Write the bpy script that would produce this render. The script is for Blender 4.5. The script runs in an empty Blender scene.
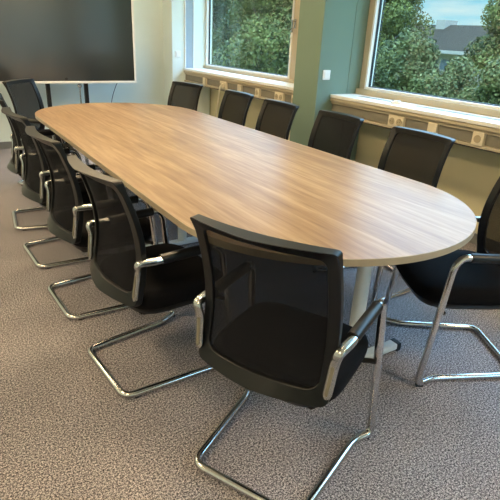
import bpy, bmesh, math, random
from mathutils import Vector, Matrix
import numpy as np
random.seed(7)
PI = math.pi
C = bpy.context.scene.collection
sc = bpy.context.scene

# ------------------------------------------------------------------ materials
def srgb(r, g, b):
    f = lambda c: (c/255/12.92) if c/255 <= .04045 else ((c/255+.055)/1.055)**2.4
    return (f(r), f(g), f(b), 1)

def mat(name, col, rough=.5, metal=0., spec=.5, noise=None, bump=None, coat=0.):
    m = bpy.data.materials.new(name); m.use_nodes = True
    nt = m.node_tree; b = nt.nodes['Principled BSDF']
    b.inputs['Base Color'].default_value = col
    b.inputs['Roughness'].default_value = rough
    b.inputs['Metallic'].default_value = metal
    b.inputs['Specular IOR Level'].default_value = spec
    b.inputs['Coat Weight'].default_value = coat
    tc = nt.nodes.new('ShaderNodeTexCoord')
    if noise:
        sc_, amt = noise
        n = nt.nodes.new('ShaderNodeTexNoise'); n.inputs['Scale'].default_value = sc_
        n.inputs['Detail'].default_value = 3
        nt.links.new(tc.outputs['Object'], n.inputs['Vector'])
        r = nt.nodes.new('ShaderNodeValToRGB')
        r.color_ramp.elements[0].position = .3; r.color_ramp.elements[1].position = .7
        r.color_ramp.elements[0].color = tuple(c*(1-amt) for c in col[:3])+(1,)
        r.color_ramp.elements[1].color = tuple(min(1, c*(1+amt)) for c in col[:3])+(1,)
        nt.links.new(n.outputs['Fac'], r.inputs['Fac']); nt.links.new(r.outputs['Color'], b.inputs['Base Color'])
    if bump:
        sc_, st, dist = bump
        n2 = nt.nodes.new('ShaderNodeTexNoise'); n2.inputs['Scale'].default_value = sc_
        nt.links.new(tc.outputs['Object'], n2.inputs['Vector'])
        bp = nt.nodes.new('ShaderNodeBump'); bp.inputs['Strength'].default_value = st
        bp.inputs['Distance'].default_value = dist
        nt.links.new(n2.outputs['Fac'], bp.inputs['Height']); nt.links.new(bp.outputs['Normal'], b.inputs['Normal'])
    return m

def carpet_mat():
    m = bpy.data.materials.new('carpet_pile'); m.use_nodes = True
    nt = m.node_tree; b = nt.nodes['Principled BSDF']; L = nt.links
    b.inputs['Roughness'].default_value = 1; b.inputs['Specular IOR Level'].default_value = .1
    tc = nt.nodes.new('ShaderNodeTexCoord')
    n = nt.nodes.new('ShaderNodeTexNoise'); n.inputs['Scale'].default_value = 250
    n.inputs['Detail'].default_value = 4; n.inputs['Roughness'].default_value = .75
    n2 = nt.nodes.new('ShaderNodeTexNoise'); n2.inputs['Scale'].default_value = 3
    n3 = nt.nodes.new('ShaderNodeTexNoise'); n3.inputs['Scale'].default_value = 130
    for q in (n, n2, n3): L.new(tc.outputs['Object'], q.inputs['Vector'])
    r = nt.nodes.new('ShaderNodeValToRGB'); cr = r.color_ramp
    cr.elements[0].position = .41; cr.elements[0].color = srgb(38, 38, 44)
    cr.elements[1].position = .60; cr.elements[1].color = srgb(236, 230, 232)
    e = cr.elements.new(.5); e.color = srgb(134, 129, 134)
    a = nt.nodes.new('ShaderNodeMath'); a.operation = 'MULTIPLY_ADD'; a.inputs[1].default_value = .35
    L.new(n3.outputs['Fac'], a.inputs[0])
    s = nt.nodes.new('ShaderNodeMath'); s.operation = 'MULTIPLY_ADD'; s.inputs[1].default_value = .82; s.inputs[2].default_value = -.085
    L.new(n.outputs['Fac'], s.inputs[0]); L.new(s.outputs[0], a.inputs[2])
    L.new(a.outputs[0], r.inputs['Fac'])
    mx = nt.nodes.new('ShaderNodeMix'); mx.data_type = 'RGBA'; mx.blend_type = 'MULTIPLY'
    r2 = nt.nodes.new('ShaderNodeValToRGB'); r2.color_ramp.elements[0].position = .35; r2.color_ramp.elements[1].position = .65
    r2.color_ramp.elements[0].color = (.86, .86, .86, 1); r2.color_ramp.elements[1].color = (1, 1, 1, 1)
    L.new(n2.outputs['Fac'], r2.inputs['Fac']); mx.inputs['Factor'].default_value = 1
    L.new(r.outputs['Color'], mx.inputs['A']); L.new(r2.outputs['Color'], mx.inputs['B'])
    L.new(mx.outputs['Result'], b.inputs['Base Color'])
    bp = nt.nodes.new('ShaderNodeBump'); bp.inputs['Strength'].default_value = .6; bp.inputs['Distance'].default_value = .004
    L.new(n.outputs['Fac'], bp.inputs['Height']); L.new(bp.outputs['Normal'], b.inputs['Normal'])
    return m

def wood_mat():
    m = bpy.data.materials.new('oak_laminate'); m.use_nodes = True
    nt = m.node_tree; b = nt.nodes['Principled BSDF']; L = nt.links
    tc = nt.nodes.new('ShaderNodeTexCoord')
    mp = nt.nodes.new('ShaderNodeMapping'); mp.inputs['Scale'].default_value = (52, 3.0, 10)
    L.new(tc.outputs['Object'], mp.inputs['Vector'])
    n = nt.nodes.new('ShaderNodeTexNoise'); n.inputs['Scale'].default_value = 1; n.inputs['Detail'].default_value = 5
    n.inputs['Distortion'].default_value = .5; n.inputs['Roughness'].default_value = .6
    L.new(mp.outputs[0], n.inputs['Vector'])
    mp2 = nt.nodes.new('ShaderNodeMapping'); mp2.inputs['Scale'].default_value = (12, .9, 1)
    L.new(tc.outputs['Object'], mp2.inputs['Vector'])
    n2 = nt.nodes.new('ShaderNodeTexNoise'); n2.inputs['Scale'].default_value = 1; n2.inputs['Detail'].default_value = 3
    n2.inputs['Distortion'].default_value = 1.2
    L.new(mp2.outputs[0], n2.inputs['Vector'])
    a = nt.nodes.new('ShaderNodeMath'); a.operation = 'MULTIPLY_ADD'; a.inputs[1].default_value = .5
    h = nt.nodes.new('ShaderNodeMath'); h.operation = 'MULTIPLY'; h.inputs[1].default_value = .5
    L.new(n2.outputs['Fac'], h.inputs[0]); L.new(n.outputs['Fac'], a.inputs[0]); L.new(h.outputs[0], a.inputs[2])
    r = nt.nodes.new('ShaderNodeValToRGB'); cr = r.color_ramp
    cr.elements[0].position = .34; cr.elements[0].color = srgb(128, 98, 72)
    cr.elements[1].position = .64; cr.elements[1].color = srgb(178, 152, 118)
    e = cr.elements.new(.5); e.color = srgb(156, 128, 95)
    L.new(a.outputs[0], r.inputs['Fac']); L.new(r.outputs['Color'], b.inputs['Base Color'])
    b.inputs['Roughness'].default_value = .33; b.inputs['Specular IOR Level'].default_value = .45
    return m

def mesh_fabric_mat():
    m = bpy.data.materials.new('black_mesh_fabric'); m.use_nodes = True
    nt = m.node_tree; b = nt.nodes['Principled BSDF']; L = nt.links
    b.inputs['Base Color'].default_value = srgb(26, 27, 32); b.inputs['Specular IOR Level'].default_value = .1; b.inputs['Roughness'].default_value = .8
    out = nt.nodes['Material Output']
    tr = nt.nodes.new('ShaderNodeBsdfTransparent'); mx = nt.nodes.new('ShaderNodeMixShader')
    tc = nt.nodes.new('ShaderNodeTexCoord')
    w = nt.nodes.new('ShaderNodeTexWave'); w.inputs['Scale'].default_value = 110; w.bands_direction = 'X'
    w2 = nt.nodes.new('ShaderNodeTexWave'); w2.inputs['Scale'].default_value = 90; w2.bands_direction = 'Z'
    L.new(tc.outputs['Object'], w.inputs['Vector']); L.new(tc.outputs['Object'], w2.inputs['Vector'])
    mu = nt.nodes.new('ShaderNodeMath'); mu.operation = 'MULTIPLY'
    L.new(w.outputs['Fac'], mu.inputs[0]); L.new(w2.outputs['Fac'], mu.inputs[1])
    ma = nt.nodes.new('ShaderNodeMath'); ma.operation = 'MULTIPLY_ADD'; ma.inputs[1].default_value = .18; ma.inputs[2].default_value = .06
    L.new(mu.outputs[0], ma.inputs[0])
    L.new(ma.outputs[0], mx.inputs['Fac']); L.new(b.outputs[0], mx.inputs[1]); L.new(tr.outputs[0], mx.inputs[2])
    L.new(mx.outputs[0], out.inputs['Surface'])
    return m

def glass_mat():
    m = bpy.data.materials.new('window_glass'); m.use_nodes = True
    nt = m.node_tree; nt.nodes.remove(nt.nodes['Principled BSDF']); L = nt.links
    out = nt.nodes['Material Output']
    tr = nt.nodes.new('ShaderNodeBsdfTransparent'); tr.inputs[0].default_value = (.93, .97, .96, 1)
    g = nt.nodes.new('ShaderNodeBsdfGlossy'); g.inputs['Roughness'].default_value = .02
    lw = nt.nodes.new('ShaderNodeLayerWeight'); lw.inputs[0].default_value = .5
    pw = nt.nodes.new('ShaderNodeMath'); pw.operation = 'POWER'; pw.inputs[1].default_value = 5
    L.new(lw.outputs['Facing'], pw.inputs[0])
    fr = nt.nodes.new('ShaderNodeMath'); fr.operation = 'MULTIPLY_ADD'; fr.inputs[1].default_value = .9; fr.inputs[2].default_value = .04
    L.new(pw.outputs[0], fr.inputs[0])
    mx = nt.nodes.new('ShaderNodeMixShader')
    L.new(fr.outputs[0], mx.inputs['Fac']); L.new(tr.outputs[0], mx.inputs[1]); L.new(g.outputs[0], mx.inputs[2])
    L.new(mx.outputs[0], out.inputs['Surface'])
    return m

def emit_mat(name, col, s):
    m = bpy.data.materials.new(name); m.use_nodes = True
    nt = m.node_tree; nt.nodes.remove(nt.nodes['Principled BSDF'])
    e = nt.nodes.new('ShaderNodeEmission'); e.inputs[0].default_value = col; e.inputs[1].default_value = s
    nt.links.new(e.outputs[0], nt.nodes['Material Output'].inputs['Surface'])
    return m

def leaf_mat(name, ca, cb):
    m = bpy.data.materials.new(name); m.use_nodes = True
    nt = m.node_tree; b = nt.nodes['Principled BSDF']; L = nt.links
    tc = nt.nodes.new('ShaderNodeTexCoord')
    n = nt.nodes.new('ShaderNodeTexNoise'); n.inputs['Scale'].default_value = 1.3; n.inputs['Detail'].default_value = 5
    n.inputs['Roughness'].default_value = .8
    L.new(tc.outputs['Object'], n.inputs['Vector'])
    r = nt.nodes.new('ShaderNodeValToRGB'); r.color_ramp.elements[0].position = .36; r.color_ramp.elements[1].position = .66
    r.color_ramp.elements[0].color = ca; r.color_ramp.elements[1].color = cb
    L.new(n.outputs['Fac'], r.inputs['Fac']); L.new(r.outputs['Color'], b.inputs['Base Color'])
    b.inputs['Roughness'].default_value = .7
    b.inputs['Specular IOR Level'].default_value = .2
    return m

M = {}
M['carpet'] = carpet_mat()
M['wood'] = wood_mat()
M['wood_edge'] = mat('table_edge_band', srgb(176, 164, 142), .45, noise=(30, .05))
M['wall'] = mat('sage_wall_paint', srgb(216, 229, 226), .85, spec=.2, noise=(2, .03), bump=(160, .08, .002))
M['pillar'] = mat('teal_sage_pillar_paint', srgb(112, 133, 120), .8, spec=.25, noise=(2, .03), bump=(160, .08, .002))
M['niche'] = mat('beige_wall_paint', srgb(230, 222, 182), .85, spec=.2, noise=(2, .03))
M['ceil'] = mat('white_ceiling_tile', srgb(232, 230, 222), .9, noise=(60, .05))
M['base'] = mat('grey_baseboard', srgb(120, 122, 120), .6, noise=(8, .05))
M['cream'] = mat('cream_window_frame', srgb(178, 168, 144), .5, noise=(5, .02))
M['white'] = mat('white_lacquer', srgb(226, 228, 226), .35, noise=(5, .02))
M['cover'] = mat('grey_trunking_cover', srgb(122, 118, 104), .6, noise=(8, .04))
M['socket'] = mat('socket_cream_plastic', srgb(214, 204, 178), .4, noise=(8, .02))
M['sock_dark'] = mat('socket_recess', srgb(170, 158, 130), .5, noise=(8, .02))
M['hole'] = mat('pin_hole_dark', srgb(30, 28, 26), .6, noise=(8, .02))
M['gasket'] = mat('black_rubber_gasket', srgb(34, 38, 44), .5, noise=(10, .1))
M['blue_strip'] = mat('pale_blue_blind_channel', srgb(150, 165, 178), .5, noise=(10, .04))
M['chrome'] = mat('chrome_tube', srgb(205, 205, 205), .16, 1., noise=(4, .02))
M['bracket'] = mat('polished_bracket', srgb(186, 190, 190), .24, 1., noise=(6, .03))
M['black'] = mat('black_seat_fabric', srgb(13, 13, 17), .85, spec=.15, noise=(180, .3), bump=(500, .4, .001))
M['plastic'] = mat('black_frame_plastic', srgb(9, 12, 16), .36, spec=.38, noise=(12, .08))
M['sleeve'] = mat('black_arm_pad', srgb(10, 11, 14), .36, spec=.5, noise=(12, .1))
M['meshfab'] = mesh_fabric_mat()
M['steel'] = mat('pale_grey_powder_coat', srgb(226, 234, 236), .4, noise=(8, .02))
M['screen'] = mat('glossy_black_screen', srgb(20, 24, 27), .3, spec=1., noise=(2, .1))
M['blackmetal'] = mat('black_stand_metal', srgb(20, 20, 22), .5, noise=(10, .1))
M['cable'] = mat('grey_cable_sheath', srgb(110, 116, 118), .6, noise=(10, .05))
M['whitecable'] = mat('cream_cable_sheath', srgb(216, 206, 180), .6, noise=(10, .03))
M['glass'] = glass_mat()
M['lamp'] = emit_mat('warm_light_diffuser', (1, .74, .44, 1), 35)
M['leafA'] = leaf_mat('foliage_mid_green', srgb(40, 49, 21), srgb(104, 106, 46))
M['leafB'] = leaf_mat('foliage_deep_green', srgb(36, 46, 22), srgb(88, 92, 46))
M['leafC'] = leaf_mat('foliage_bluish_green', srgb(42, 52, 28), srgb(98, 100, 54))
M['bark'] = mat('brown_bark', srgb(86, 74, 60), .9, noise=(6, .3))
M['grass'] = mat('lawn', srgb(86, 104, 60), .95, noise=(2, .3))
M['roof'] = mat('slate_roof', srgb(46, 41, 34), 1., spec=.05, noise=(3, .12))
M['render'] = mat('pale_house_render', srgb(124, 118, 106), .8, noise=(2, .04))
M['winddark'] = mat('far_window_dark', srgb(70, 78, 86), .2, noise=(2, .1))

# ------------------------------------------------------------------ mesh helpers
def obj(name, bm, m, parent=None, smooth=None, bevel=0):
    me = bpy.data.meshes.new(name)
    bmesh.ops.recalc_face_normals(bm, faces=bm.faces[:])
    bm.to_mesh(me); bm.free()
    for x in (m if isinstance(m, (list, tuple)) else [m]): me.materials.append(x)
    o = bpy.data.objects.new(name, me); C.objects.link(o)
    if parent: o.parent = parent
    if smooth is not None:
        me.polygons.foreach_set('use_smooth', [True]*len(me.polygons))
        me.set_sharp_from_angle(angle=math.radians(smooth))
    if bevel:
        b = o.modifiers.new('bevel', 'BEVEL'); b.width = bevel; b.segments = 2; b.limit_method = 'ANGLE'; b.angle_limit = math.radians(40)
    return o
def bx(bm, x0, x1, y0, y1, z0, z1, mi=0):
    v = [bm.verts.new((x, y, z)) for z in (z0, z1) for x, y in ((x0, y0), (x1, y0), (x1, y1), (x0, y1))]
    for f in ((0, 3, 2, 1), (4, 5, 6, 7), (0, 1, 5, 4), (1, 2, 6, 5), (2, 3, 7, 6), (3, 0, 4, 7)):
        bm.faces.new([v[i] for i in f]).material_index = mi
def box(name, x0, x1, y0, y1, z0, z1, m, parent=None, bevel=0):
    bm = bmesh.new(); bx(bm, min(x0, x1), max(x0, x1), min(y0, y1), max(y0, y1), min(z0, z1), max(z0, z1))
    return obj(name, bm, m, parent, bevel=bevel)
def cyl(bm, p0, p1, r0, r1=None, n=20):
    p0, p1 = Vector(p0), Vector(p1); r1 = r0 if r1 is None else r1
    d = (p1-p0).normalized(); a = d.orthogonal().normalized(); b = d.cross(a)
    A = [bm.verts.new(p0+r0*(math.cos(2*PI*i/n)*a+math.sin(2*PI*i/n)*b)) for i in range(n)]
    B = [bm.verts.new(p1+r1*(math.cos(2*PI*i/n)*a+math.sin(2*PI*i/n)*b)) for i in range(n)]
    for i in range(n): bm.faces.new((A[i], A[(i+1) % n], B[(i+1) % n], B[i]))
    bm.faces.new(A[::-1]); bm.faces.new(B)
def fillet(pts, rad, n=6, closed=False):
    P = [Vector(p) for p in pts]; out = []
    rads = rad if isinstance(rad, (list, tuple)) else [rad]*len(P)
    N = len(P)
    for i in range(N):
        if not closed and i in (0, N-1): out.append(P[i]); continue
        a, b, c = P[(i-1) % N], P[i], P[(i+1) % N]
        u, w = (a-b), (c-b); r = min(rads[i], u.length*.49, w.length*.49)
        if r < 1e-5: out.append(b); continue
        s, e = b+u.normalized()*r, b+w.normalized()*r
        for k in range(n+1):
            t = k/n; out.append((1-t)**2*s+2*t*(1-t)*b+t*t*e)
    return out
def tube(bm, path, r, n=12, ratio=1.):
    P = [Vector(p) for p in path]; T = []
    for i in range(len(P)):
        T.append((P[min(i+1, len(P)-1)]-P[max(i-1, 0)]).normalized())
    a = T[0].orthogonal().normalized(); rings = []
    for i, p in enumerate(P):
        a = (a-T[i]*a.dot(T[i])).normalized(); b = T[i].cross(a)
        rings.append([bm.verts.new(p+r*(math.cos(2*PI*k/n)*a+math.sin(2*PI*k/n)*b*ratio)) for k in range(n)])
    for A, B in zip(rings, rings[1:]):
        for k in range(n): bm.faces.new((A[k], A[(k+1) % n], B[(k+1) % n], B[k]))
    bm.faces.new(rings[0][::-1]); bm.faces.new(rings[-1])
def props(o, label, cat, group=None, kind=None):
    o['label'] = label; o['category'] = cat
    if group: o['group'] = group
    if kind: o['kind'] = kind
    return o
def thing(name, label, cat, loc=(0, 0, 0), rz=0, group=None):
    o = bpy.data.objects.new(name, None); C.objects.link(o); o.empty_display_size = .1
    o.location = loc; o.rotation_euler = (0, 0, rz)
    return props(o, label, cat, group)
def struct(o, kindname=None):
    o['kind'] = 'structure'; return o
def local(o, origin):
    """move the origin of a world-built mesh to its own place"""
    v = Vector(origin); o.data.transform(Matrix.Translation(-v)); o.location = v
    return o

# ------------------------------------------------------------------ room shell
XL, XR, YN, YF, ZC = -3.3, 2.08, -5.2, 3.85, 2.75
GX = 2.02                      # glass plane
struct(box('floor', XL-.1, XR+.35, YN-.1, YF+.1, -.1, 0, M['carpet']))
struct(box('ceiling', XL-.1, XR+.35, YN-.1, YF+.1, ZC, ZC+.1, M['ceil']))
struct(box('wall_back', XL-.1, 2.06, YF, YF+.12, 0, ZC, M['wall']))
struct(box('wall_left', XL-.12, XL, YN, YF, 0, ZC, M['wall']))
bm = bmesh.new(); FX0, FX1, FZ0, FZ1 = .35, 1.85, .12, 2.1
bx(bm, XL-.1, FX0, YN-.12, YN, 0, ZC); bx(bm, FX1, XR+.1, YN-.12, YN, 0, ZC); bx(bm, FX0, FX1, YN-.12, YN, 0, FZ0); bx(bm, FX0, FX1, YN-.12, YN, FZ1, ZC)  # opening for the added window behind the camera
struct(obj('wall_front', bm, M['wall']))
# window wall: under the windows and over them
struct(box('wall_right', XR, XR+.1, YN, YF, 0, .955, M['niche']))
struct(box('wall_right_above', GX-.06, XR+.1, YN, YF, 2.45, ZC, M['wall']))
# pillars standing in front of the window wall
struct(box('wall_pillar_middle', 1.48, 2.06, .49, .83, 0, ZC, M['pillar'], bevel=.004))
struct(box('wall_pillar_far', 1.48, 2.06, 3.55, YF, 0, ZC, M['wall'], bevel=.004))
struct(box('wall_pillar_near', 1.48, 2.06, -3.9, -3.56, 0, ZC, M['pillar'], bevel=.004))
struct(box('wall_near_corner', GX-.06, XR+.2, YN, -3.9, .955, 2.45, M['wall']))
# panel joint on the pillar side
struct(box('trim_1', 1.835, 1.839, .487, .49, 0, ZC, M['pillar']))
struct(box('wall_between', GX-.06, 2.06, .83, 1.45, .955, 2.45, M['wall']))
# baseboards
struct(box('baseboard_back', XL, 1.48, YF-.015, YF, 0, .085, M['base'], bevel=.003))
struct(box('baseboard_left', XL, XL+.015, YN, YF-.015, 0, .085, M['base'], bevel=.003))
struct(box('baseboard_front', XL+.015, XR-.015, YN, YN+.015, 0, .085, M['base'], bevel=.003))
struct(box('baseboard_right', XR-.015, XR, -3.56, .49, 0, .085, M['base'], bevel=.003))
struct(box('baseboard_right_far', XR-.015, XR, .83, 3.55, 0, .085, M['base'], bevel=.003))
struct(box('baseboard_pillar', 1.465, 1.48, .475, .845, 0, .085, M['base'], bevel=.003))

# windows -------------------------------------------------------------
def window(n, y0, y1, gy0, gy1, zb, handle_y=None, guide=False):
    """y0..y1 opening, gy0..gy1 glass; root is the frame"""
    r = bpy.data.objects.new('window_%d' % n, None); C.objects.link(r); r.location = (GX, (y0+y1)/2, 1.0)
    r['kind'] = 'structure'
    def fr(name, *a, m='cream', bevel=.003):
        o = box(name, *a, M[m], bevel=bevel); local(o, r.location); o.location = (0, 0, 0); o.parent = r; return o
    X0, X1 = 1.945, 2.075
    bm = bmesh.new()
    bx(bm, X0, X1, y0, y1, 1.0, zb-.018); X0 = 1.985; bx(bm, X0, X1, y0, y1, 2.38, 2.45)
    bx(bm, X0, X1, y0, gy0-.02, zb-.018, 2.38); bx(bm, X0, X1, min(gy1+.02, y1-.012), y1, zb-.018, 2.38)
    o = obj('window_frame', bm, M['cream'], bevel=.004); local(o, r.location); o.location = (0, 0, 0); o.parent = r
    # sash inside the frame
    bm = bmesh.new(); s0, s1 = 1.975, 2.05
    bx(bm, s0, s1, gy0-.02, gy1+.02, zb-.018, zb); bx(bm, s0, s1, gy0-.02, gy1+.02, 2.362, 2.38)
    bx(bm, s0, s1, gy0-.02, gy0, zb, 2.362); bx(bm, s0, s1, gy1, gy1+.02, zb, 2.362)
    o = obj('window_sash', bm, M['white'], bevel=.002); local(o, r.location); o.location = (0, 0, 0); o.parent = r
    g = .006
    bm = bmesh.new(); s0, s1 = GX-.012, GX+.012
    bx(bm, s0, s1, gy0, gy1, zb, zb+g); bx(bm, s0, s1, gy0, gy1, 2.362-g, 2.362)
    bx(bm, s0, s1, gy0, gy0+g, zb+g, 2.362-g); bx(bm, s0, s1, gy1-g, gy1, zb+g, 2.362-g)
    o = obj('window_gasket', bm, M['gasket']); local(o, r.location); o.location = (0, 0, 0); o.parent = r
    o = fr('window_pane', GX-.004, GX+.004, gy0+g, gy1-g, zb+g, 2.362-g, m='glass', bevel=0)
    if handle_y is not None:
        bm = bmesh.new(); bx(bm, 1.971, 1.985, handle_y-.014, handle_y+.014, 1.54, 1.63)
        cyl(bm, (1.971, handle_y, 1.61), (1.945, handle_y, 1.61), .008)
        bx(bm, 1.937, 1.949, handle_y-.01, handle_y+.01, 1.50, 1.62)
        o = obj('window_handle', bm, M['chrome'], bevel=.002); local(o, r.location); o.location = (0, 0, 0); o.parent = r
    if guide:   # ladder of the outdoor blind showing as a dashed dark line at the pane's edge
        bm = bmesh.new()
        yy = gy1-.022
        for k in range(40): bx(bm, GX+.02, GX+.03, yy-.004, yy+.008, zb+.01+k*.033, zb+.030+k*.033)
        o = obj('window_blind_guide', bm, M['gasket']); local(o, r.location); o.location = (0, 0, 0); o.parent = r
    return r
window(1, 1.45, 3.55, 1.60, 3.512, 1.052, handle_y=1.535)
window(2, -3.56, .49, -3.2, .395, 1.068, guide=True)
r3 = bpy.data.objects.new('window_3', None); C.objects.link(r3); r3['kind'] = 'structure'; r3.location = ((FX0+FX1)/2, YN-.06, FZ0)  # invented window, unseen behind the camera: adds cool light and a screen reflection
bm = bmesh.new(); hw_, hh_ = (FX1-FX0)/2, FZ1-FZ0
bx(bm, -hw_, hw_, -.04, .04, 0, .07); bx(bm, -hw_, hw_, -.04, .04, hh_-.07, hh_)
bx(bm, -hw_, -hw_+.07, -.04, .04, .07, hh_-.07); bx(bm, hw_-.07, hw_, -.04, .04, .07, hh_-.07); bx(bm, -.04, .04, -.04, .04, .07, hh_-.07)
obj('window_frame', bm, M['cream'], r3, bevel=.004)
for s_ in (-1, 1):
    bm = bmesh.new(); a_, b_ = sorted((s_*.04, s_*(hw_-.07))); bx(bm, a_, b_, -.004, .004, .07, hh_-.07); obj('window_pane', bm, M['glass'], r3)
# corner beads and the pale blue blind channel on the far reveal of the first window
struct(box('trim_2', 1.66, 1.676, 3.532, 3.55, 1.0, 2.45, M['white'], bevel=.002))
struct(box('trim_3', 1.676, 1.785, 3.540, 3.55, 1.0, 2.45, M['blue_strip']))
struct(box('trim_4', 1.785, 1.803, 3.532, 3.55, 1.0, 2.45, M['white'], bevel=.002))

# window boards and cable trunking ------------------------------------
def sill(y0, y1, label):
    t = thing('window_board', label, 'window sill', (1.66, (y0+y1)/2, .97))
    bm = bmesh.new(); bx(bm, 1.64, 1.95, y0, y1, .972, 1.0); bx(bm, 1.95, XR, y0, y1, .955, 1.0)
    o = obj('board', bm, M['white'], bevel=.004); local(o, t.location); o.location = (0, 0, 0); o.parent = t
    bm = bmesh.new(); bx(bm, 1.65, 1.70, y0, y1, .938, .972); bx(bm, 1.644, 1.66, y0, y1, .944, .966)
    o = obj('nosing', bm, M['cream'], bevel=.003); local(o, t.location); o.location = (0, 0, 0); o.parent = t
    return t
sill(.83, 3.55, 'white window board beneath the farther window')
sill(-3.56, .49, 'white window board beneath the larger nearer window')
for n_, (ya_, yb_) in ((5, (-.10, .30)), (6, (-1.5, -.32))):
    struct(box('trim_%d' % n_, 1.80, 1.86, ya_, yb_, 1.0, 1.0015, M['cover']))
def trunking(y0, y1, mods, label):
    t = thing('cable_trunking', label, 'cable trunking', (1.70, (y0+y1)/2, .88))
    def put(o): local(o, t.location); o.location = (0, 0, 0); o.parent = t
    bm = bmesh.new()
    bx(bm, 1.66, 1.78, y0, y1, .920, .938); bx(bm, 1.655, 1.78, y0, y1, .820, .842); bx(bm, 1.69, 1.78, y0, y1, .842, .92)
    put(obj('channel', bm, M['cream'], bevel=.003))
    bm = bmesh.new(); bx(bm, 1.70, 1.74, y0+.02, y1-.02, .805, .82)
    put(obj('wall_bracket', bm, M['gasket']))
    ys = sorted([(m-w/2, m+w/2) for m, w, k in mods]); a = y0
    for s, e in ys+[(y1, y1)]:
        if s-a > .03:
            bm = bmesh.new(); bx(bm, 1.672, 1.69, a+.004, s-.004, .845, .918)
            put(obj('cover_panel', bm, M['cover'], bevel=.002))
        a = e
    for m, w, k in mods:
        bm = bmesh.new(); bx(bm, 1.648, 1.69, m-w/2, m+w/2, .838, .925)
        put(obj('module_plate', bm, M['socket'], bevel=.004))
        cs = {1: [m], 2: [m-.037, m+.037], 0: []}[k]
        for c in cs:
            bm = bmesh.new(); cyl(bm, (1.649, c, .881), (1.643, c, .881), .027, .025, 24)
            s = obj('socket_face', bm, M['sock_dark'], smooth=40); put(s)
            if k == 2:
                bm = bmesh.new()
                for d in (-.0095, .0095): cyl(bm, (1.6435, c+d, .881), (1.642, c+d, .881), .003, n=10)
                h = obj('pin_hole', bm, M['hole']); local(h, t.location); h.location = (0, 0, 0); h.parent = s
    return t
trunking(.83, 3.55, [(2.95, .08, 0), (2.46, .15, 2), (2.08, .08, 0), (1.70, .08, 1), (1.29, .15, 2), (1.0, .15, 2)],
         'cream cable trunking with grey covers beneath the farther window')
trunking(-3.56, .49, [(-.30, .155, 2), (-.65, .08, 0), (-1.03, .085, 1), (-1.9, .155, 2), (-2.7, .08, 0)],
         'cream cable trunking with grey covers beneath the larger nearer window')

def switch(x, y, z, label):
    t = thing('light_switch', label, 'switch', (x, y, z))
    bm = bmesh.new(); bx(bm, -.041, .041, -.010, 0, -.041, .041); obj('plate', bm, M['white'], t, bevel=.004)
    bm = bmesh.new(); bx(bm, -.027, .027, -.015, -.010, -.027, .027); obj('rocker', bm, M['white'], t, bevel=.003)
switch(1.568, .49, 1.163, 'white light switch on the teal side of the middle pillar')
switch(1.56, 3.55, 1.175, 'white light switch on the far pillar beside the farther window')

# white cord hanging from the socket strip
bm = bmesh.new()
tube(bm, fillet([(1.642, 2.44, .881), (1.60, 2.44, .88), (1.60, 2.47, .74), (1.61, 2.56, .48), (1.62, 2.62, .20), (1.62, 2.66, .008), (1.62, 2.95, .009)], .06), .0085, 8)
bx(bm, 1.612, 1.6425, 2.40, 2.445, .862, .902)
bm2 = obj('power_cord', bm, M['whitecable'], smooth=50); local(bm2, (1.642, 2.44, .88))
props(bm2, 'cream power cord hanging from a socket beneath the farther window', 'cord')
# little catch lying on the near window board
bm = bmesh.new(); bx(bm, -.022, .022, -.05, .05, 0, .016); bx(bm, -.014, .014, -.03, .03, .016, .028)
o = obj('remote_control', bm, M['white'], bevel=.004); o.location = (1.74, -.205, 1.0)
props(o, 'small white handset lying on the white window board of the nearer window', 'remote')

# ceiling lights -------------------------------------------------------
for i, (x, y, w) in enumerate([(-2.4, 2.0, 'back left'), (-2.4, -.4, 'middle left'), (-2.4, -2.8, 'front left'), (.0, 2.5, 'above the far end of the table'), (.0, .8, 'above the middle of the table'), (.0, -1.0, 'above the near end of the table'), (.9, -3.7, 'front right')]):
    t = thing('ceiling_light', 'square warm light panel in the white ceiling, %s' % w, 'ceiling light', (x, y, ZC), group='ceiling light panels')
    bm = bmesh.new(); bx(bm, -.31, .31, -.31, -.29, -.02, 0); bx(bm, -.31, .31, .29, .31, -.02, 0); bx(bm, -.31, -.29, -.29, .29, -.02, 0); bx(bm, .29, .31, -.29, .29, -.02, 0)
    obj('frame', bm, M['white'], t)
    bm = bmesh.new(); bx(bm, -.29, .29, -.29, .29, -.012, -.002); obj('diffuser', bm, M['lamp'], t)

# ------------------------------------------------------------------ table
A_, E_, H_, ZT, TH = .709, .679, 1.357, .77, .028
t = thing('conference_table', 'long oak-topped conference table with rounded ends on pale steel columns', 'table', (0, 0, 0))
def top_half(sgn):
    bm = bmesh.new(); ys = -.025+sgn*.0008
    pts = [(-sgn*-A_, ys), ]
    pts = [(A_, ys)]
    for k in range(65):
        a = PI*k/64; pts.append((A_*math.cos(a), sgn*(H_+E_*math.sin(a))))
    pts.append((-A_, ys))
    c = .0015
    low = [bm.verts.new((x, y, ZT-TH)) for x, y in pts]; mid = [bm.verts.new((x, y, ZT-c)) for x, y in pts]
    hi = [bm.verts.new((x*(1-c/A_), ys if abs(y-ys) < 1e-6 else y-sgn*c*(abs(y) > H_), ZT)) for x, y in pts]
    n = len(pts)
    for i in range(n):
        j = (i+1) % n
        bm.faces.new((low[i], low[j], mid[j], mid[i])).material_index = 1
        bm.faces.new((mid[i], mid[j], hi[j], hi[i])).material_index = 1
    bm.faces.new(hi); bm.faces.new(low[::-1]).material_index = 1
    obj('tabletop', bm, [M['wood'], M['wood_edge']], t, smooth=30)
top_half(1); top_half(-1)
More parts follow.
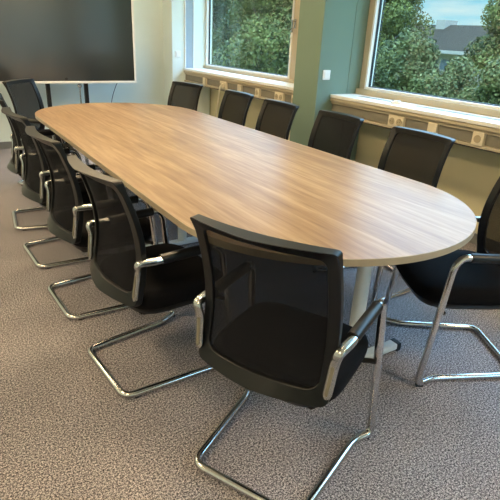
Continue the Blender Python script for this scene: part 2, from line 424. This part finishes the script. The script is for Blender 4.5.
for cy in (-1.66, .06, 1.62):
    x0 = .05 if cy < 0 else -.03
    bm = bmesh.new(); cyl(bm, (x0, cy, .055), (x0, cy, ZT-TH-.012), .033, n=28)
    cyl(bm, (x0, cy, ZT-TH-.02), (x0, cy, ZT-TH-.003), .075, n=28)
    leg = obj('column_leg', bm, M['steel'], t, smooth=40)
    bm = bmesh.new(); bx(bm, x0-.30, x0+.30, cy-.026, cy+.026, .012, .044)
    f = obj('foot_bar', bm, M['steel'], t, bevel=.006)
    for s in (-1, 1):
        bm = bmesh.new(); bx(bm, x0+s*.312-.014, x0+s*.312+.014, cy-.028, cy+.028, 0, .046)
        obj('end_cap', bm, M['gasket'], f, bevel=.004)
bm = bmesh.new()
for sx in (-.3, .3): bx(bm, sx-.02, sx+.02, -1.7, 1.65, ZT-TH-.036, ZT-TH-.002)
obj('under_rail', bm, M['steel'], t)

# ------------------------------------------------------------------ chair
HW, HF, HA, HB = .206, .284, .258, .252
FY, RY, AZ, AFY, ARY = .289, -.2215, .635, .204, -.127
def yprof(z):      # centre line of the back seen from the side
    K = [(.40, -.162), (.44, -.151), (.48, -.140), (.52, -.130), (.56, -.122), (.60, -.117), (.65, -.115), (.70, -.118), (.75, -.126), (.80, -.138), (.85, -.154), (.90, -.172), (.97, -.204)]
    if z <= K[0][0]: return K[0][1]
    for (a, b), (c, d) in zip(K, K[1:]):
        if z <= c:
            u = (z-a)/(c-a); return b+(d-b)*u
    return K[-1][1]
def wprof(z):      # half width of the back
    return .238-.007*max(0, min(1, (z-.42)/.54))
def bpt(x, z, off=0):
    w = wprof(z); u = x/w
    top = max(0, (z-.5)/.46)
    bul = .030+.012*(1-min(1, top))
    return Vector((x, yprof(z)-bul*(1-u*u)+off, z))
def outline(inset_s, inset_t, inset_b, rt, rb):
    z1, z0 = .962-inset_t, .442+inset_b
    wt, wb = wprof(z1)-inset_s, wprof(z0)-inset_s
    pts = [(-wb, 0, z0), (wb, 0, z0), (wt, 0, z1), (-wt, 0, z1)]
    P = fillet(pts, [rb, rb, rt, rt], 8, True)
    out = []
    N = len(P)
    for i in range(N):      # subdivide long edges evenly so that the loops match
        a, b = P[i], P[(i+1) % N]
        m = 14 if (b-a).length > .1 else 1
        for k in range(m): out.append(a.lerp(b, k/m))
    return out

def make_chair():
    t = thing('conference_chair', '', 'chair')
    # back frame
    O = outline(0, 0, 0, .016, .026); I = outline(.036, .034, .044, .03, .045)
    bm = bmesh.new()
    def tk(z): return .013 + (.010*max(0, (z-.93)/.03) if z > .93 else 0) + (.006*max(0, (.5-z)/.1) if z < .5 else 0)
    def ctr(p):      # crescent: thicker in the middle of the top and bottom rails
        return 1+.9*(1-min(1, abs(p.x)/.22)) if (p.z > .93 or p.z < .47) else 1
    def sidepush(p, s=1): return p
    oF = [bm.verts.new(bpt(p.x, p.z, tk(p.z)*.8)) for p in O]
    oB = [bm.verts.new(bpt(p.x, p.z, -tk(p.z)*ctr(p))) for p in O]
    iF = [bm.verts.new(bpt(p.x, p.z, tk(p.z)*.5)) for p in I]
    iB = [bm.verts.new(bpt(p.x, p.z, -tk(p.z)*.7)) for p in I]
    n = len(O)
    for i in range(n):
        j = (i+1) % n
        bm.faces.new((oF[i], oF[j], iF[j], iF[i])); bm.faces.new((oB[i], oB[j], iB[j], iB[i]))
        bm.faces.new((oF[i], oF[j], oB[j], oB[i])); bm.faces.new((iF[i], iF[j], iB[j], iB[i]))
    obj('back_frame', bm, M['plastic'], t, smooth=50, bevel=.003)
    # mesh panel
    bm = bmesh.new(); R = []
    for j in range(19):
        z = .466+(.942-.466)*j/18
        w = wprof(z)-.024
        if z < .50: w -= .03*((.50-z)/.034)**2
        R.append([bm.verts.new(bpt(-w+2*w*i/14, z, .003)) for i in range(15)])
    for a, b in zip(R, R[1:]):
        for i in range(14): bm.faces.new((a[i], a[i+1], b[i+1], b[i]))
    mp = obj('back_mesh', bm, M['meshfab'], t, smooth=60)
    # seat cushion: rounded plan, domed top, dropping front edge
    bm = bmesh.new()
    def seat_ring(s, z, drop=0, k=0):
        out = []
        for i in range(48):
            a = 2*PI*i/48; c, d = math.cos(a), math.sin(a); e = 2/4.2
            x = .241*s*math.copysign(abs(c)**e, c); y = .085+.243*s*math.copysign(abs(d)**e, d)
            yy = max(0, (y-.17)/.16); out.append(bm.verts.new((x, y, z-.040*yy*yy*k-.0)))
        return out
    rings = [seat_ring(.90, .398), seat_ring(.985, .408), seat_ring(1., .432, k=.5), seat_ring(.995, .456, k=.9), seat_ring(.965, .474, k=1), seat_ring(.88, .485, k=1), seat_ring(.6, .489, k=.8), seat_ring(.25, .487, k=0)]
    for a, b in zip(rings, rings[1:]):
        for i in range(48): bm.faces.new((a[i], a[(i+1) % 48], b[(i+1) % 48], b[i]))
    bm.faces.new(rings[0][::-1]); bm.faces.new(rings[-1])
    obj('seat', bm, M['black'], t, smooth=60)
    bm = bmesh.new(); rings = []
    for s, z in ((.78, .366), (.90, .374), (.93, .398)):
        rings.append(seat_ring(s, z))
    for a, b in zip(rings, rings[1:]):
        for i in range(48): bm.faces.new((a[i], a[(i+1) % 48], b[(i+1) % 48], b[i]))
    bm.faces.new(rings[0][::-1]); bm.faces.new(rings[-1])
    obj('seat_pan', bm, M['plastic'], t, smooth=60)
    # one continuous chrome tube: arm, front leg, runner, rear bar, and back up
    r = .0158
    half = [(.2565, -.082, AZ), (HA, AFY-.005, AZ+.008), (HA+.004, AFY+.028, AZ-.03), (HF, FY+.004, r+.016), (HF-.006, FY-.012, r), (HF-.032, FY-.062, r), (HF-.044, FY-.10, r), (HW+.004, RY, r)]
    rad = [0, .02, .03, .03, .02, .04, .04, .05]
    pts = half+[(-x, y, z) for x, y, z in half[::-1]]; rr = rad+rad[::-1]
    bm = bmesh.new(); tube(bm, fillet(pts, rr, 6), r, 12)
    obj('sled_frame', bm, M['chrome'], t, smooth=60)
    bm = bmesh.new()
    xs = HA+.012
    tube(bm, fillet([(-xs, .238, .384), (-.2, .225, .372), (.2, .225, .372), (xs, .238, .384)], .03), .010, 10)
    tube(bm, [(-.17, -.10, .372), (-.17, .225, .372)], .010, 10); tube(bm, [(.17, -.10, .372), (.17, .225, .372)], .010, 10)
    tube(bm, fillet([(-.17, -.10, .372), (-.12, -.125, .40), (-.12, -.128, .46)], .02), .012, 8)
    tube(bm, fillet([(.17, -.10, .372), (.12, -.125, .40), (.12, -.128, .46)], .02), .012, 8)
    obj('seat_support', bm, M['blackmetal'], t, smooth=60)
    for s in (-1, 1):
        bm = bmesh.new()
        tube(bm, [(s*(HB+.0012), -.052, AZ+.0015), (s*(HB+.0014), -.047, AZ+.0025), (s*(HB+.0045), .16, AZ+.0065), (s*(HB+.0047), .168, AZ+.0065)], .0208, 16, 1.)
        obj('armrest_sleeve', bm, M['sleeve'], t, smooth=60)
        # bent slotted bracket joining tube and back frame
        bm = bmesh.new()
        path = fillet([(s*.2565, -.080, AZ+.001), (s*.250, -.156, AZ+.004), (s*.238, -.147, .594), (s*.232, -.160, .490)], [0, .028, .03, 0], 6)
        P = [Vector(p) for p in path]; ring = []; nr = 14
        Pn = P+[P[-1]+(P[-1]-P[-2]).normalized()*d for d in (.008, .014)]
        for i, p in enumerate(Pn):
            T = (Pn[min(i+1, len(Pn)-1)]-Pn[max(i-1, 0)]).normalized()
            X = Vector((1, 0, 0)); X = (X-T*X.dot(T)).normalized(); N = T.cross(X).normalized()
            u = min(1, i/(len(P)-1)*1.6)
            w_ = .0150+.000*u; h_ = .0150-.006*u
            if i >= len(P): w_ *= (.82, .45)[i-len(P)]
            ring.append([bm.verts.new(p+X*w_*math.copysign(abs(math.cos(a))**.7, math.cos(a))+N*h_*math.copysign(abs(math.sin(a))**.7, math.sin(a))) for a in [2*PI*(k+.5)/nr for k in range(nr)]])
        for a, b in zip(ring, ring[1:]):
            for k in range(nr): bm.faces.new((a[k], a[(k+1) % nr], b[(k+1) % nr], b[k]))
        bm.faces.new(ring[0][::-1]); bm.faces.new(ring[-1])
        br = obj('arm_bracket', bm, M['bracket'], t, smooth=50)
        bm = bmesh.new()      # pale recessed slot on its outer face
        a, b = Vector((s*.2372, -.1583, .583)), Vector((s*.2325, -.1702, .494))
        T = (b-a).normalized(); Xs = Vector((1, 0, 0)); Xs = (Xs-T*Xs.dot(T)).normalized(); Nn = T.cross(Xs).normalized()
        if Nn.y > 0: Nn = -Nn
        vs = []
        for k in range(12):
            an = 2*PI*k/12; base = b if math.sin(an) > 0 else a
            vs.append(base+Xs*.0055*math.cos(an)+T*.0055*math.sin(an))
        lo = [bm.verts.new(v-Nn*.006) for v in vs]; hi = [bm.verts.new(v+Nn*.0012) for v in vs]
        for k in range(12): bm.faces.new((lo[k], lo[(k+1) % 12], hi[(k+1) % 12], hi[k]))
        bm.faces.new(hi); bm.faces.new(lo[::-1])
        obj('bracket_slot', bm, M['cover'], br)
        for gy, gx in ((FY-.006, HF-.004), (RY+.06, HW+.010)):
            bm = bmesh.new(); bx(bm, s*gx-.010, s*gx+.010, gy-.020, gy+.014, 0, .012)
            obj('floor_glide', bm, M['gasket'], t, bevel=.003)
    return t
def copy_tree(o, parent=None):
    c = o.copy(); C.objects.link(c)
    if parent: c.parent = parent
    for ch in list(o.children): copy_tree(ch, c)
    return c
S = 1.04
chairs = [  # x, y, heading, label
 (-.563, -1.845, -63.3, 'black mesh-backed cantilever chair nearest the viewer, seen whole from behind'),
 (-.742, -1.097, -85.0, 'black mesh cantilever chair on the left side, directly behind the nearest chair'),
 (-.772, -.393, -86.9, 'black mesh cantilever chair on the left side, third from the near end of the row'),
 (-.782, .299, -87, 'black mesh cantilever chair on the left side whose top touches the photo edge'),
 (-.765, 1.001, -95.8, 'mostly hidden black chair at the left photo edge, only sled and lower back showing'),
 (-.497, 2.057, -131, 'greyish-looking mesh chair at the far left end of the table before the screen'),
 (.686, 1.785, 104, 'black mesh chair by the far pillar, farthest on the window side'),
 (.786, 1.002, 89.8, 'black mesh chair on the window side, just right of the hanging cream cord'),
 (.765, .34, 88.5, 'black mesh chair on the window side, just left of the middle pillar'),
 (.813, -.298, 88, 'black mesh chair on the window side in front of the teal side of the pillar'),
 (.81, -1.006, 88, 'black mesh chair on the window side under the larger window, its back whole in view'),
 (.589, -1.756, 60.2, 'black cantilever chair at the right photo edge, its seat, arm and chrome sled showing')]
proto = make_chair()
for i, (x, y, a, lab) in enumerate(chairs):
    o = proto if i == 0 else copy_tree(proto)
    o.location = (x*S, y*S, 0); o.rotation_euler = (0, 0, math.radians(a))
    props(o, lab, 'chair', 'mesh cantilever chairs around the conference table')

# ------------------------------------------------------------------ presentation screen on its stand
SX, SY = -.01, 3.2
sb = M['screen'].node_tree.nodes['Principled BSDF']; sb.inputs['Coat Weight'].default_value = 1; sb.inputs['Coat IOR'].default_value = 1.9; sb.inputs['Coat Roughness'].default_value = .17
t = thing('presentation_screen', 'large black presentation screen with white bezel on a black stand', 'screen', (SX, SY+.1, 0))
def P(name, x0, x1, y0, y1, z0, z1, m, parent=None, bevel=.003):
    o = box(name, x0-SX, x1-SX, y0-SY-.1, y1-SY-.1, z0, z1, M[m], parent or t, bevel=bevel); return o
W2, ZB, ZTT = .85, .838, 1.82
bm = bmesh.new(); q = .027
for a in ((-W2, W2, ZB, ZB+q), (-W2, W2, ZTT-q, ZTT), (-W2, -W2+q, ZB+q, ZTT-q), (W2-q, W2, ZB+q, ZTT-q)):
    bx(bm, a[0], a[1], -.1, -.02, a[2], a[3])
obj('bezel', bm, M['white'], t, bevel=.004)
bm = bmesh.new(); bx(bm, -W2+.01, W2-.01, -.045, -.015, ZB+.01, ZTT-.01); obj('rear_housing', bm, M['blackmetal'], t)
bm = bmesh.new(); bx(bm, -W2+q, W2-q, -.092, -.05, ZB+q, ZTT-q); obj('display_panel', bm, M['screen'], t)
bm = bmesh.new(); cyl(bm, (0, -.092, ZB+.052), (0, -.098, ZB+.052), .016); obj('sensor', bm, M['hole'], t, smooth=40)
for x in (-.201, .238):
    P('post', x-.021, x+.021, SY+.09, SY+.14, .10, 1.5, 'blackmetal')
    P('base_foot', x-.03, x+.03, SY-.25, SY+.42, .055, .10, 'blackmetal')
    for yy in (SY-.21, SY+.38):
        bm = bmesh.new(); cyl(bm, (x-SX-.014, yy-SY-.1, .03), (x-SX+.014, yy-SY-.1, .03), .03)
        obj('caster', bm, M['gasket'], t, smooth=40)
P('cross_bar', -.2, .238, SY+.10, SY+.13, .30, .36, 'blackmetal')
bm = bmesh.new(); cyl(bm, (.148-SX, -.04, .34), (.148-SX, -.04, .80), .009); bx(bm, .148-SX-.01, .238-SX-.02, -.045, .03, .33, .35)
rod = obj('pull_rod', bm, M['chrome'], t, smooth=40); rod['label'] = 'chrome rod with a round knob'
bm = bmesh.new(); bmesh.ops.create_uvsphere(bm, u_segments=16, v_segments=10, radius=.026, matrix=Matrix.Translation((.148-SX, -.04, .806)))
obj('knob', bm, M['chrome'], rod, smooth=60)
bm = bmesh.new()
tube(bm, fillet([(.655, 3.34, .86), (.66, 3.45, .80), (.655, 3.6, .66), (.64, 3.75, .40), (.62, 3.80, .012), (.3, 3.78, .008)], .08), .004, 8)
o = obj('screen_cable', bm, M['cable'], smooth=50); local(o, (.65, 3.35, .86))
props(o, 'thin grey cable hanging behind the right half of the presentation screen', 'cable')

# ------------------------------------------------------------------ outdoors
GZ = -4.2
o = box('ground', -60, 110, -60, 110, GZ-.2, GZ, M['grass']); struct(o)

def foliage(blobs, n, size, rng):
    c = np.array([b[0] for b in blobs]); r = np.array([b[1] for b in blobs])
    i = rng.integers(0, len(blobs), n)
    d = rng.normal(size=(n, 3)); d /= np.linalg.norm(d, axis=1)[:, None]
    p = c[i]+d*r[i]*(1-.55*rng.random(n)**1.6)[:, None]
    nn = d*.7+rng.normal(size=(n, 3))*.5; nn /= np.linalg.norm(nn, axis=1)[:, None]
    u = np.cross(nn, rng.normal(size=(n, 3))); u /= np.linalg.norm(u, axis=1)[:, None]; w = np.cross(nn, u)
    s = (size*(.6+.8*rng.random(n)))[:, None]
    V = np.stack([p-u*s*.5, p+w*s*.34, p+u*s*.5, p-w*s*.34], 1).reshape(-1, 3)
    return V, [(k, k+1, k+2, k+3) for k in range(0, 4*n, 4)]
def tree(name, label, cat, x, y, h, r, m, n, size, seed, trunk=True, rz=1., bot=.25, conic=0.):
    rng = np.random.default_rng(seed)
    t = thing(name, label, cat, (x, y, GZ))
    blobs = []
    for k in range(70 if trunk else 30):
        u = rng.random(); a = rng.random()*2*PI
        zz = h*(bot+(1-bot)*u)*.93
        prof = math.sin(PI*min(1, .18+.80*u))**.6*(1-conic*u)
        rr = r*prof*math.sqrt(rng.random())*.8
        s = r*(.26+.2*rng.random())*(.6+.4*prof)
        blobs.append(((rr*math.cos(a), rr*math.sin(a), zz), (s, s, s*.85)))
    V, F = foliage(blobs, n, size, rng)
    # inner masses of leaves keep the crown from being see-through
    me = bpy.data.meshes.new('foliage'); me.from_pydata(V.tolist(), [], F); me.materials.append(m)
    o = bpy.data.objects.new('foliage', me); C.objects.link(o); o.parent = t
    if trunk:
        bm = bmesh.new(); cyl(bm, (0, 0, 0), (0, 0, h*.55), r*.09, r*.05, 12); cyl(bm, (0, 0, h*.5), (r*.1, 0, h*.85), r*.05, r*.02, 10)
        for k in range(7):
            a = k*2.4; z0 = h*(.3+.06*k)
            cyl(bm, (0, 0, z0), (r*.55*math.cos(a), r*.55*math.sin(a), z0+h*.16), r*.03, r*.012, 8)
        obj('trunk', bm, M['bark'], t, smooth=50)
    else:
        bm = bmesh.new()
        for k in range(5): cyl(bm, (0, 0, 0), (r*.4*math.cos(k*1.3), r*.4*math.sin(k*1.3), h*.6), r*.03, r*.012, 8)
        obj('stem', bm, M['bark'], t, smooth=50)
    return t
# filling the farther window
tree('leafy_tree', 'dense green tree filling the left part of the farther window', 'tree', 12.5, 21.6, 10, 2.9, M['leafB'], 100000, .11, 1)
tree('leafy_tree', 'dense green tree filling the right part of the farther window', 'tree', 12.0, 15.9, 9.5, 2.8, M['leafA'], 100000, .11, 2)
tree('leafy_tree', 'deeper green tree in the middle of the farther window, behind the other two', 'tree', 19.5, 30.0, 13, 4.9, M['leafB'], 70000, .2, 11)
# nearer window
tree('leafy_tree', 'tall mid-green tree at the left edge of the larger window, left of the grey roof', 'tree', 13.0, 10.75, 10, 1.8, M['leafA'], 110000, .08, 3)
tree('leafy_tree', 'broad green tree at the right edge of the larger window, right of the grey roof', 'tree', 13.8, 5.6, 8.3, 2.5, M['leafA'], 120000, .085, 4, conic=.35)
t = thing('garden_hedge', 'loose green hedge running below the grey roof outside the larger window', 'hedge', (9.6, 6.0, GZ))
rng = np.random.default_rng(21); blobs = []
for k in range(190):
    y = rng.uniform(-4.6, 4.4); top = 5.55+.28*math.sin(y*2.1+.6)+.22*math.sin(y*4.7)-(.5 if y < -1 else 0)
    z = top-abs(rng.normal())*1.3; q = .22+.22*rng.random(); blobs.append(((rng.uniform(-.5, .5), y, max(.2, z-q)), (q, q*1.1, q*1.25)))
V, Fc = foliage(blobs, 160000, .075, rng)
me = bpy.data.meshes.new('foliage'); me.from_pydata(V.tolist(), [], Fc); me.materials.append(M['leafC'])
o = bpy.data.objects.new('foliage', me); C.objects.link(o); o.parent = t
bm = bmesh.new()
for k in range(12): cyl(bm, (0, -4.2+k*.75, 0), (.15*(-1)**k, -4.2+k*.75+.1, 4.2), .05, .015, 8)
obj('stem', bm, M['bark'], t, smooth=50)

# grey-roofed building in the distance
t = thing('distant_building', 'pale building with long slate-grey roof seen beyond the trees', 'building', (62, 36, GZ))
x0, y0 = 62, 36
def Bp(name, a, m, parent=t):
    bm = bmesh.new(); bx(bm, a[0]-x0, a[1]-x0, a[2]-y0, a[3]-y0, a[4]-GZ, a[5]-GZ); return obj(name, bm, M[m], parent)
Bp('wall', (59, 75, 12, 62, GZ, .7), 'render')
bm = bmesh.new()
e0, rz_ = .9, 4.15
pr_ = [(57.6, e0), (64.5, rz_), (76.4, e0), (76.4, e0-.25), (57.6, e0-.25)]
A = [bm.verts.new((x-x0, 10-y0, z-GZ)) for x, z in pr_]; B = [bm.verts.new((x-x0, 64-y0, z-GZ)) for x, z in pr_]
for i in range(5): bm.faces.new((A[i], A[(i+1) % 5], B[(i+1) % 5], B[i]))
bm.faces.new(A[::-1]); bm.faces.new(B); obj('roof', bm, M['roof'], t)
Bp('gutter', (57.35, 57.75, 10, 64, .45, .86), 'render')
Bp('chimney', (63.2, 66, 47.5, 49.0, 3.4, 4.75), 'render')
for k in range(14):
    yy = 16+k*3.3
    Bp('window', (58.94, 59.02, yy, yy+1.3, -1.6, -.3), 'winddark')

# ------------------------------------------------------------------ light
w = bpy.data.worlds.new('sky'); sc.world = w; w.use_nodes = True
nt = w.node_tree; L = nt.links; bg = nt.nodes['Background']
tc = nt.nodes.new('ShaderNodeTexCoord'); sp = nt.nodes.new('ShaderNodeSeparateXYZ'); L.new(tc.outputs['Generated'], sp.inputs[0])
r = nt.nodes.new('ShaderNodeValToRGB'); cr = r.color_ramp
cr.elements[0].position = 0; cr.elements[0].color = (.7, .95, 1.0, 1)
cr.elements[1].position = 1; cr.elements[1].color = (.55, .98, 1.65, 1)
for p, c in ((.04, (.42, .85, 1.02, 1)), (.10, (.30, .74, .96, 1)), (.25, (.4, .76, 1.15, 1))):
    e = cr.elements.new(p); e.color = c
L.new(sp.outputs['Z'], r.inputs['Fac'])
mp = nt.nodes.new('ShaderNodeMapping'); mp.inputs['Scale'].default_value = (3, 3, 16); L.new(tc.outputs['Generated'], mp.inputs[0])
n = nt.nodes.new('ShaderNodeTexNoise'); n.inputs['Scale'].default_value = 1.6; n.inputs['Detail'].default_value = 5; L.new(mp.outputs[0], n.inputs['Vector'])
r2 = nt.nodes.new('ShaderNodeValToRGB'); r2.color_ramp.elements[0].position = .5; r2.color_ramp.elements[1].position = .68
L.new(n.outputs['Fac'], r2.inputs['Fac'])
mx = nt.nodes.new('ShaderNodeMix'); mx.data_type = 'RGBA'; L.new(r2.outputs['Color'], mx.inputs['Factor'])
L.new(r.outputs['Color'], mx.inputs['A']); mx.inputs['B'].default_value = (.80, .98, 1.02, 1)
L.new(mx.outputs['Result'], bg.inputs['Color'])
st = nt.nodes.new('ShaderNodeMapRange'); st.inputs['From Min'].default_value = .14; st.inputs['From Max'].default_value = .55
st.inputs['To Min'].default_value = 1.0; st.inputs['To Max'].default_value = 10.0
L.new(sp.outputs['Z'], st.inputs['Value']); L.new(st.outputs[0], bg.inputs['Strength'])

sd = bpy.data.lights.new('sun', 'SUN'); sd.energy = .9; sd.color = (1, .95, .85); sd.angle = math.radians(2)
so = bpy.data.objects.new('sun', sd); C.objects.link(so)
so.rotation_euler = Vector((.62, .35, -.70)).to_track_quat('-Z', 'Y').to_euler()
so['label'] = 'the sun'; 

# portals help the renderer find the windows
for y0_, y1_ in ((.345-3.545, .345), (1.565, 3.44)):
    ld = bpy.data.lights.new('window_portal', 'AREA'); ld.shape = 'RECTANGLE'; ld.size = 1.3; ld.size_y = y1_-y0_
    ld.cycles.is_portal = True
    lo = bpy.data.objects.new('window_portal', ld); C.objects.link(lo); lo.location = (2.07, (y0_+y1_)/2, 1.71)
    lo.rotation_euler = (0, math.radians(90), 0)

ld = bpy.data.lights.new('window_portal', 'AREA'); ld.shape = 'RECTANGLE'; ld.size = 1.5; ld.size_y = 1.95; ld.cycles.is_portal = True  # portal of the added window behind the camera
lo = bpy.data.objects.new('window_portal', ld); C.objects.link(lo); lo.location = (1.1, YN-.115, 1.11); lo.rotation_euler = (math.radians(90), 0, 0)
# ------------------------------------------------------------------ camera
pi_, ya, ro = [math.radians(v) for v in (23.34896, 33.57154, 2.92891)]
F = Vector((math.sin(ya)*math.cos(pi_), math.cos(ya)*math.cos(pi_), -math.sin(pi_)))
R = Vector((math.cos(ya), -math.sin(ya), 0)); U = R.cross(F)
R2 = math.cos(ro)*R+math.sin(ro)*U; U2 = -math.sin(ro)*R+math.cos(ro)*U
cd = bpy.data.cameras.new('camera'); cd.sensor_width = 36; cd.sensor_height = 36; cd.lens = 36*496.571/500
cd.clip_start = .05; cd.clip_end = 500
co = bpy.data.objects.new('camera', cd); C.objects.link(co)
Rm = Matrix((R2, U2, -F)).transposed().to_4x4(); Rm.translation = Vector((-1.48563, -3.04513, 1.45133))
co.matrix_world = Rm
sc.camera = co

sc.view_settings.view_transform = 'Standard'; sc.view_settings.look = 'None'
sc.view_settings.gamma = 1; sc.view_settings.exposure = 0.0; sc.view_settings.use_curve_mapping = False
